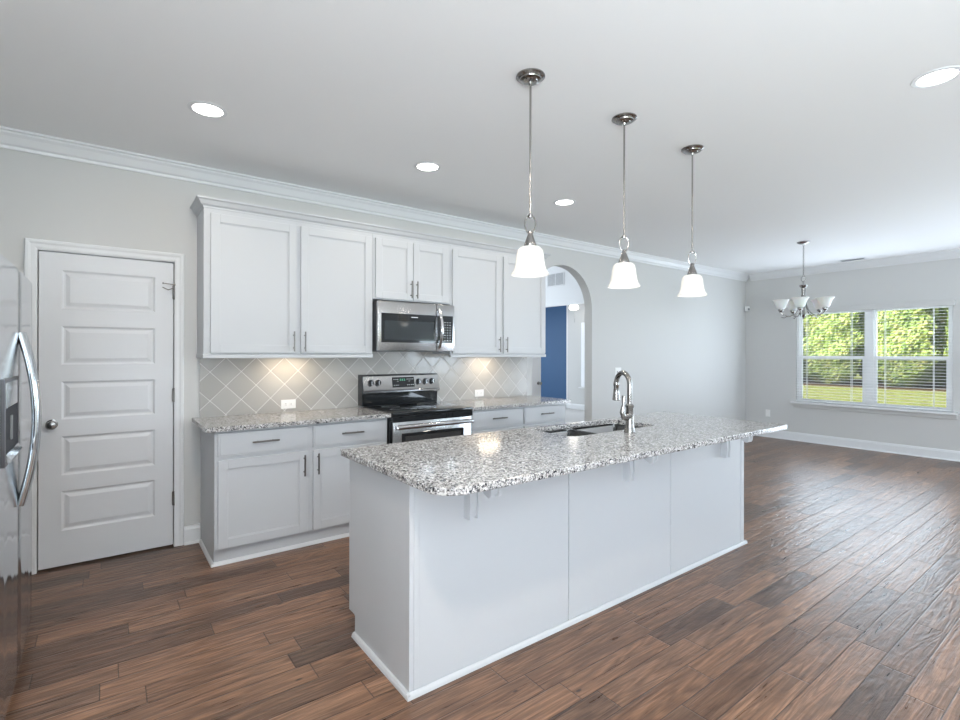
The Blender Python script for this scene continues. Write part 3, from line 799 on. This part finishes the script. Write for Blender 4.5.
# ------------------------------------------------------------ pendants
def pendant(x, y, label):
    t = thing('pendant_light', label, 'pendant light', (x, y, H), 'pendant lights over the island')
    B().lathe([(0, 0), (.070, 0), (.071, -.006), (.062, -.012), (.054, -.015), (.052, -.020), (.036, -.024), (.033, -.028), (.012, -.031), (.009, -.040), (0, -.040)], (x, y, H-.0005), 32, caps=False).go('canopy', 'nickel', t, True)
    B().tube([(x, y, H-.04), (x, y, 2.062)], .0052, 12).go('rod', 'nickel', t, True)
    b = B(); b.lathe([(0, .008), (.010, .008), (.012, 0), (.009, -.008), (0, -.008)], (x, y, 2.058), 16, caps=False)
    b.tube([(x + .026*math.sin(a)*(1+.12*math.cos(a))*.8316, y - .026*math.sin(a)*(1+.12*math.cos(a))*.555, 2.016 + .045*math.cos(a)) for a in [2*PI*i/28 for i in range(28)]], .0036, 8, closed=True)
    b.go('loop', 'nickel', t, True)
    B().lathe([(0, 1.985), (.010, 1.985), (.011, 1.972), (.017, 1.955), (.026, 1.930), (.032, 1.912), (.030, 1.9), (0, 1.9)], (x, y, 0), 24, caps=False).go('socket', 'nickel', t, True)
    pf = [(.030, 1.909), (.048, 1.905), (.060, 1.893), (.066, 1.870), (.069, 1.840), (.073, 1.815), (.078, 1.800), (.079, 1.795), (.084, 1.788), (.091, 1.777), (.092, 1.772)]
    sh = B(); sh.lathe(pf + [(r-.003, z-.0005) for r, z in pf[::-1]], (x, y, 0), 40, caps=False)
    s_ = sh.go('lamp_shade', 'shade_lit', t, True)
    bl = B().lathe([(0, 1.90), (.014, 1.895), (.016, 1.87), (.028, 1.845), (.030, 1.825), (.020, 1.802), (0, 1.795)], (x, y, 0), 20, caps=False).go('bulb', 'bulb', t, True)
    l = lamp('pendant_lamp', 'POINT', (x, y, 1.785), .4, (1, .93, .84), shadow_soft_size=.05)
    return t
pendant(1.658, 1.812, 'lit white bell glass pendant nearest the pantry, highest in view')
pendant(2.384, 1.812, 'lit white bell glass pendant, middle of the three over the island')
pendant(3.098, 1.812, 'lit white bell glass pendant farthest from the pantry door')

# ------------------------------------------------------------ recessed lights
def recessed(x, y, label, power=5.6):
    t = thing('recessed_light', label, 'ceiling light', (x, y, H), 'recessed ceiling lights')
    B().lathe([(.074, -.001), (.078, -.006), (.096, -.004), (.099, -.0005)], (x, y, H), 40, caps=False).go('trim_ring', 'trim', t, True)
    B().lathe([(0, -.002), (.075, -.002), (.075, -.0005), (0, -.0005)], (x, y, H), 40, caps=False).go('lens', 'lens', t, True)
    lamp('recessed_lamp', 'AREA', (x, y, H-.012), power, (1, .90, .78), shape='DISK', size=.14)
recessed(.456, 3.14, 'lit recessed ceiling light above the pantry door side')
recessed(1.870, 3.14, 'lit recessed ceiling light in front of the microwave cabinets')
recessed(3.286, 3.14, 'lit recessed ceiling light nearest the arched opening')
recessed(1.870, .627, 'lit recessed ceiling light above the open floor before the island', 1.6)
recessed(.456, .627, 'lit recessed ceiling light overhead, nearest the camera', 34)
recessed(3.245, .627, 'lit recessed ceiling light at the right, over open floor', 1.6)

# ------------------------------------------------------------ chandelier
HX, HY = 6.75, 2.515
ch = thing('chandelier', 'five-arm brushed nickel chandelier with upturned alabaster shades', 'chandelier', (HX, HY, H))
B().lathe([(0, 0), (.068, 0), (.068, -.008), (.045, -.022), (.012, -.030), (0, -.030)], (HX, HY, H-.0005), 28, caps=False).go('canopy', 'nickel', ch, True)
b = B()
nl = 17; zt_, zb2 = H-.03, 2.325
for i in range(nl):
    zc_ = zt_ - (i+.5)*(zt_-zb2)/nl; hh = (zt_-zb2)/nl*.62
    d_ = (1, 0) if i % 2 else (0, 1)
    b.tube([(HX + d_[0]*.008*math.sin(a), HY + d_[1]*.008*math.sin(a), zc_+hh*math.cos(a)) for a in [2*PI*k/10 for k in range(10)]], .0022, 6, closed=True)
b.go('chain', 'nickel', ch, True)
b = B(); b.tube([(HX + .013*math.sin(a), HY + .030*math.sin(a), 2.295+.030*math.cos(a)) for a in [2*PI*k/24 for k in range(24)]], .004, 8, closed=True)
b.go('loop', 'nickel', ch, True)
B().lathe([(0, 2.265), (.008, 2.262), (.008, 2.225), (.045, 2.218), (.040, 2.200), (.022, 2.185), (.022, 2.150), (.018, 2.06), (.012, 1.96), (.016, 1.89), (.026, 1.865), (.020, 1.845), (.008, 1.83), (.010, 1.82), (0, 1.812)], (HX, HY, 0), 24, caps=False).go('column', 'nickel', ch, True)
for i in range(5):
    a = math.radians(48.4 + 72*i); ca, sa = math.cos(a), math.sin(a)
    prof = [(.018, 2.10), (.030, 2.00), (.066, 1.900), (.125, 1.850), (.185, 1.852), (.226, 1.880), (.236, 1.900)]
    # smooth the arm curve
    P = []
    for j in range(len(prof)-1):
        for k in range(4):
            t_ = k/4; p0 = prof[max(j-1, 0)]; p1 = prof[j]; p2 = prof[j+1]; p3 = prof[min(j+2, len(prof)-1)]
            f_ = lambda n_: .5*((2*p1[n_]) + (-p0[n_]+p2[n_])*t_ + (2*p0[n_]-5*p1[n_]+4*p2[n_]-p3[n_])*t_*t_ + (-p0[n_]+3*p1[n_]-3*p2[n_]+p3[n_])*t_**3)
            P.append((f_(0), f_(1)))
    P.append(prof[-1])
    arm = B().tube([(HX+r*ca, HY+r*sa, z) for r, z in P], .0065, 10).tube([(HX+.165*ca, HY+.165*sa, 1.849), (HX+.200*ca, HY+.200*sa, 1.828), (HX+.232*ca, HY+.232*sa, 1.836)], [.006, .005, .003], 8).go('arm', 'nickel', ch, True)
    cx, cy = HX+.236*ca, HY+.236*sa
    B().lathe([(0, 1.895), (.016, 1.895), (.026, 1.912), (.028, 1.935), (.020, 1.948), (0, 1.948)], (cx, cy, 0), 18, caps=False).go('socket_cup', 'nickel', arm, True)
    pf = [(.022, 1.932), (.040, 1.938), (.052, 1.955), (.061, 1.985), (.073, 2.018), (.089, 2.044), (.094, 2.048)]
    B().lathe(pf+[(r-.003, z+.001) for r, z in pf[::-1]], (cx, cy, 0), 28, caps=False).go('lamp_shade', 'shade_off', ch, True)

# ceiling register near the far wall
t = thing('ceiling_vent', 'small white air register in ceiling near the window wall', 'vent', (8.56, 2.56, H))
b = B(); b.box(8.49, 8.63, 2.40, 2.72, H-.006, H-.0005); b.go('frame', 'trim', t)
b = B()
for i in range(5): b.box(8.513+i*.02, 8.523+i*.02, 2.425, 2.695, H-.0075, H-.006)
b.go('louver_slots', 'greyplastic', t)

# ------------------------------------------------------------ dining window
wn = sempty('window_1', (XF+.06, 2.48, WZ0), 'double hung twin window with white frames', 'window')
GX = XF+.055    # glazing depth
YM0, YM1 = 2.408, 2.500
b = B()
b.box(XF+.03, XF+.11, WY0, WY0+.03, WZ0, WZ1).box(XF+.03, XF+.11, WY1-.03, WY1, WZ0, WZ1)
b.box(XF+.03, XF+.11, WY0+.03, WY1-.03, WZ1-.03, WZ1).box(XF+.03, XF+.11, WY0+.03, WY1-.03, WZ0, WZ0+.02)
b.box(XF+.03, XF+.11, YM0, YM1, WZ0+.02, WZ1-.03)
b.go('window_frame', 'vinyl', wn)
for ya, yb in ((WY0+.03, YM0), (YM1, WY1-.03)):
    for (za, zb3, xo, st) in ((1.315, WZ1-.03, .075, .026), (WZ0+.02, 1.358, .040, .040)):
        xa_, xb_ = XF+xo, XF+xo+.030
        s = B(); s.box(xa_, xb_, ya, ya+st, za, zb3).box(xa_, xb_, yb-st, yb, za, zb3).box(xa_, xb_, ya+st, yb-st, za, za+(.045 if za > 1 else .028)).box(xa_, xb_, ya+st, yb-st, zb3-.045, zb3)
        s = s.go('sash', 'vinyl', wn)
        B().box(xa_+.013, xa_+.017, ya+st, yb-st, za+(.045 if za > 1 else .028), zb3-.045).go('pane', 'glass', s)
        if za < 1: B().box(XF+.078, XF+.079, ya, yb, za, zb3).go('insect_screen', 'screen', wn)
b = B(); b.box(XF-.085, XF+.11, WY0, WY1, WZ0-.0298, WZ0-.0002)
b.box(XF-.085, XF-.0005, WY0-.055, WY0, WZ0-.030, WZ0-.0002).box(XF-.085, XF-.0005, WY1, WY1+.055, WZ0-.030, WZ0-.0002)
b.go('window_sill', 'trim', wn)
b = B(); b.box(XF-.018, XF-.0005, WY0-.04, WY1+.04, WZ0-.095, WZ0-.0305, .003, 1); b.go('apron', 'wall', wn)
# blind covering both sashes
bl = thing('window_blind', 'wide open white slatted blind across the dining window', 'blind', (XF, 2.48, 2.05))
b = B(); ns = 34
for i in range(ns):
    z = .680 + i*(2.05-.680)/(ns-1)
    b.prism([(XF-.030, z-.0015), (XF-.005, z+.001), (XF+.020, z), (XF+.020, z+.002), (XF-.005, z+.003), (XF-.030, z+.0005)], WY0+.004, WY1-.004, 'Y')
b.go('slats', 'blind', bl)
B().box(XF-.030, XF+.020, WY0+.004, WY1-.004, .642, .658, .003, 1).go('bottom_rail', 'blind', bl)
B().box(XF-.034, XF+.022, WY0+.004, WY1-.004, 2.055, 2.083).go('headrail', 'blind', bl)
B().box(XF-.060, XF-.040, WY0-.03, WY1+.03, 2.025, 2.100, .006, 2).box(XF-.040, XF-.001, WY0-.03, WY0-.018, 2.03, 2.095).box(XF-.040, XF-.001, WY1+.018, WY1+.03, 2.03, 2.095).go('valance', M['wall'], bl)
for yc in (1.74, 2.26, 2.66, 3.25):
    B().box(XF-.032, XF-.031, yc-.003, yc+.003, .65, 2.055).box(XF+.021, XF+.022, yc-.003, yc+.003, .65, 2.055).go('ladder_cord', 'blind', bl)
B().tube([(XF-.045, 3.30, 2.02), (XF-.047, 3.30, 1.30)], .004, 8).go('tilt_wand', 'plastic', bl)

# patio door in the far wall, out of the frame to the right, and unseen windows, three added to brighten the room
def flat_frame(name, label, axis, p, a0, a1, z0, z1, mulls=(), rail=None):
    o = sempty(name, (p, (a0+a1)/2, z0) if axis == 'X' else ((a0+a1)/2, p, z0), label, name.split('_')[0])
    def bx(b, u0, u1, w0, w1, d0, d1):
        if axis == 'X': b.box(p+d0, p+d1, u0, u1, w0, w1)
        else: b.box(u0, u1, p+d0, p+d1, w0, w1)
    b = B(); f = .05
    bx(b, a0, a0+f, z0, z1, 0, .07); bx(b, a1-f, a1, z0, z1, 0, .07); bx(b, a0+f, a1-f, z1-f, z1, 0, .07); bx(b, a0+f, a1-f, z0, z0+f, 0, .07)
    for m_ in mulls: bx(b, m_-.05, m_+.05, z0+f, z1-f, 0, .07)
    if rail: bx(b, a0+f, a1-f, rail-.02, rail+.02, .01, .06)
    b.go('frame', 'vinyl', o)
    b = B(); bx(b, a0+f, a1-f, z0+f, z1-f, .032, .036); b.go('pane', 'glass', o)
    return o
flat_frame('door_3', 'glass patio door in the far wall', 'X', XF+.03, PY0, PY1, .0, 2.08, (-.6,))
flat_frame('window_2', 'white framed living room window behind the camera', 'Y', YF-.085, 6.05, 7.9, .7, 1.86, (6.97,), 1.3)
flat_frame('window_added_6', 'added white framed living room window behind the camera, unseen, for fill light', 'Y', YF-.085, 2.6, 4.4, .7, 2.1, (3.5,), 1.4)
flat_frame('window_added_5', 'added white framed breakfast window left of the camera, unseen, for fill light', 'X', XL-.085, -2.25, -.65, .75, 2.1, (-1.45,), 1.42)
flat_frame('window_added_3', 'second added white framed living room window behind the camera, unseen, for fill light', 'Y', YF-.085, -.2, 1.6, .7, 2.1, (.7,), 1.4)

# ------------------------------------------------------------ great room beyond the arch
GY = D+T
struct(B().box(2.9, 10.3, GY, 13.1, -.1, -.0005).go('floor_great_room', paint('pale_carpet', (.55, .54, .53), .9, .4, 300)), 'pale floor of the room beyond the arch', 'floor')
struct(B().box(2.9, 8.44, GY, 13.1, 3.6, 3.7).go('ceiling_great_room', 'ceiling'), 'high white ceiling beyond the arch', 'ceiling')
struct(B().box(8.5605, 10.3, GY, 13.1, 2.76, 2.86).go('ceiling_side_room', 'ceiling'), 'lower ceiling behind the bulkhead', 'ceiling')
struct(B().box(2.8, 2.9, GY, 13.1, 0, 3.6).go('wall_great_room_left', 'backwall'), 'white wall beyond the arch', 'wall')
struct(B().box(2.9, 10.3, 13.0, 13.1, 0, 3.6).go('wall_great_room_end', 'backwall'), 'end wall beyond the arch', 'wall')
struct(B().box(2.9, 8.44, GY, GY+.02, H+.1, 3.6).go('wall_great_room_upper', 'backwall'), 'white wall over the arch on its far side', 'wall')
struct(B().box(8.44, 8.56, GY, 13.0, 2.50, 3.6).go('wall_bulkhead', 'backwall'), 'white bulkhead wall seen through the arch', 'wall')
wall_x('wall_side_room', 9.40, 9.50, GY, 8.86, [(7.55, 8.40, .56, 2.15)], 'wall', 'grey wall with a bright window seen through the arch', 2.76)
struct(B().box(9.50, 10.2, 8.80, 8.86, 0, 2.76).go('wall_side_return', 'backwall'), 'white return wall seen through the arch', 'wall')
struct(B().box(9.395, 9.415, 8.862, 8.90, 0, 2.76).go('trim_3', 'trim'), 'white corner trim seen through the arch', 'trim')
struct(B().box(10.1, 10.2, 8.8601, 13.0, 0, 2.76).go('wall_blue', 'blue'), 'dark blue accent wall seen through the arch', 'wall')
b = B(); b.prism([(10.0995-u, v) for u, v in base], 8.87, 13.0, 'Y'); struct(b.go('baseboard_blue_wall', 'trim'), 'white baseboard under the blue wall', 'baseboard')
b = B(); b.prism([(9.3995-u, v) for u, v in base], GY, 8.86, 'Y'); struct(b.go('baseboard_side_room', 'trim'), 'white baseboard under the grey wall through the arch', 'baseboard')
flat_frame('window_4', 'bright white framed window seen through the arch', 'X', 9.41, 7.55, 8.40, .56, 2.15, (), 1.35)
b = B(); b.box(9.34, 9.40, 7.50, 8.45, .535, .558); struct(b.go('trim_4', 'trim'), 'white sill of the window through the arch', 'trim')
t = thing('window_blind', 'closed bright white blind on the window through the arch', 'blind', (9.40, 7.97, 2.15))
b = B()
for i in range(36):
    z = .575 + i*.0435
    b.prism([(9.370, z), (9.374, z), (9.384, z+.047), (9.380, z+.047)], 7.56, 8.39, 'Y')
b.go('slats', mat('backlit_blind', (.9, .92, .95), .5), t)
lamp('window_daylight_side_room', 'AREA', (9.34, 7.97, 1.35), 14, DAY, (0, PI/2, 0), shape='RECTANGLE', size=1.5, size_y=.8)
# return air grille on the bulkhead
t = thing('return_air_grille', 'white return air grille high on the bulkhead through the arch', 'vent', (8.44, 8.34, 3.11))
fr_ = B().box(8.428, 8.4395, 8.06, 8.62, 2.955, 3.265, .003, 1).go('frame', 'trim', t)
for ya, yb in ((8.09, 8.33), (8.35, 8.59)):
    b = B()
    for i in range(13): b.box(8.4255, 8.428, ya, yb, 2.985+i*.0205, 2.985+i*.0205+.009)
    b.go('louvers', 'greyplastic', t)
# open white door edge inside the arch
d2 = sempty('door_2', (5.34, 6.02, 0), 'white door standing open beyond the arch', 'door')
B().box(4.95, 5.735, 6.0, 6.035, .01, 2.04).go('door_leaf', 'door', d2)
B().lathe([(0, 0), (.028, 0), (.028, -.006), (.011, -.010), (.011, -.035), (.026, -.048), (.024, -.066), (0, -.070)], (5.675, 6.0, .90), 18, 'Y', caps=False).go('door_handle', 'nickel', d2, True)
struct(B().box(4.0, 4.949, 6.0, 6.1, 0, 2.76).go('wall_hall_stub', 'backwall'), 'white hall wall beyond the arch', 'wall')
# ceiling fan with light in the side room
t = thing('ceiling_fan', 'white ceiling fan with glowing globe seen through the arch', 'ceiling fan', (8.98, 8.27, 2.76))
B().lathe([(0, 2.7595), (.06, 2.7595), (.05, 2.72), (.012, 2.71), (.012, 2.66), (.09, 2.65), (.10, 2.60), (.09, 2.56), (.03, 2.55), (0, 2.55)], (8.98, 8.27, 0), 24, caps=False).go('motor', 'vinyl', t, True)
for i in range(4):
    a = math.radians(35+90*i); c_, s_ = math.cos(a), math.sin(a)
    b = B(); P = [(.10, -.04), (.34, -.06), (.37, 0), (.34, .06), (.10, .04)]
    b.prism([(8.98+u*c_-v*s_, 8.27+u*s_+v*c_) for u, v in P], 2.615, 2.622, 'Z'); b.go('blade', 'vinyl', t)
B().lathe([(.07, 2.55), (.11, 2.52), (.12, 2.47), (.09, 2.43), (0, 2.415)], (8.98, 8.27, 0), 24, caps=False).go('globe', 'globe', t, True)
B().tube([(8.93, 8.20, 2.44), (8.93, 8.20, 2.12)], .003, 6).go('pull_chain', 'nickel', t)
lamp('hall_lamp', 'POINT', (5.0, 5.0, 3.3), 30, (1, .97, .92), shadow_soft_size=.12)  # added point lamp without a fixture, brightens the door beyond the arch
lamp('fan_lamp', 'POINT', (8.98, 8.27, 2.30), 2, (1, .93, .84), shadow_soft_size=.1)

# ------------------------------------------------------------ outside
struct(B().box(XF+1.4, 60, -40, 45, -.5, -.35).box(-30, XF+1.4, -40, YF-.3, -.5, -.35).go('ground', 'lawn'), 'sunlit green lawn outside the window', 'lawn')
struct(B().box(31.2, 40, -14, 34, -.349, -.30).go('ground_mulch_bed', 'mulch'), 'brown mulch bed below the trees', 'ground')
def crown_r(z, Rt): return Rt*min(1, (z*9+.25))**.5*(1-z**3)**.5
def tree_mesh(seed, n=15000, Ht=7.6, Rt=1.22):
    r = random.Random(seed); b = B(); bm = b.bm
    for i in range(n):
        z = r.random()
        a = r.random()*2*PI
        lump = 1 + .10*math.sin(a*5+z*13+seed) + .10*math.sin(a*3-z*31) + .06*math.sin(a*11+z*53)
        R0 = crown_r(z, Rt)*lump*(.80+.22*r.random())
        p = Vector((R0*math.cos(a), R0*math.sin(a), .12+z*Ht))
        s = .05+.08*r.random()
        u = Vector((math.cos(a), math.sin(a), .6)) + Vector((r.gauss(0, .7), r.gauss(0, .7), r.gauss(0, .7)))
        u.normalize(); v = u.orthogonal().normalized(); u = u.cross(v)
        u, v = u*s, v*s*.6
        bm.faces.new([bm.verts.new(p+q) for q in (-u, v, u, -v)])
    me = bpy.data.meshes.new('foliage')
    bm.to_mesh(me); bm.free(); me.materials.append(M['leaf']); return me
def core_mesh(seed, Ht=7.6, Rt=1.22):
    bm = bmesh.new(); bmesh.ops.create_icosphere(bm, subdivisions=5, radius=1)
    for v in bm.verts:
        z = (v.co.z+1)/2; rad = math.hypot(v.co.x, v.co.y); a = math.atan2(v.co.y, v.co.x)
        k = crown_r(z, Rt)*.84*(1+.10*math.sin(a*5+z*13+seed)+.10*math.sin(a*3-z*31))
        if rad > 1e-4: v.co.x *= k/rad*min(1, rad*3); v.co.y *= k/rad*min(1, rad*3)
        v.co.z = .12+z*Ht*.98
    me = bpy.data.meshes.new('inner_foliage'); bm.to_mesh(me); bm.free(); me.materials.append(M['leaf']); return me
fol = [tree_mesh(s) for s in (1, 2, 3)]; cor = [core_mesh(s) for s in (1, 2, 3)]
b = B().lathe([(.16, 0), (.12, .6), (.10, 1.2), (.06, 3)], (0, 0, 0), 12); 
trm = bpy.data.meshes.new('trunk'); b.bm.to_mesh(trm); b.bm.free(); trm.materials.append(M['bark'])
def tree(x, y, k, sc, label, grp):
    t = thing('evergreen_tree', label, 'tree', (x, y, -.31), grp)
    t.scale = (sc, sc, sc*rnd.uniform(.95, 1.1)); t.rotation_euler.z = rnd.uniform(0, 6)
    for nm, me in (('foliage', fol[k]), ('inner_foliage', cor[k]), ('trunk', trm)):
        o = bpy.data.objects.new(nm, me); C.objects.link(o); o.parent = t
i = 0
for k_ in range(9):
    tree(32.4+rnd.uniform(-.15, .15), -4.6+k_*3.05, i % 3, 1.0, 'yellow-green evergreen tree in the front row behind the lawn', 'front row of evergreen trees outside the dining window'); i += 1
for k_ in range(9):
    tree(35.3+rnd.uniform(-.15, .15), -3.07+k_*3.05, i % 3, 1.0, 'evergreen tree in the back row, filling a gap between front trees', 'back row of evergreen trees outside the dining window'); i += 1
for x, y in ((9, -12), (12.5, -12.6), (16, -12.2)):
    tree(x, y, i % 3, 1.15, 'evergreen tree outside the living room windows', 'evergreen trees behind the living room'); i += 1
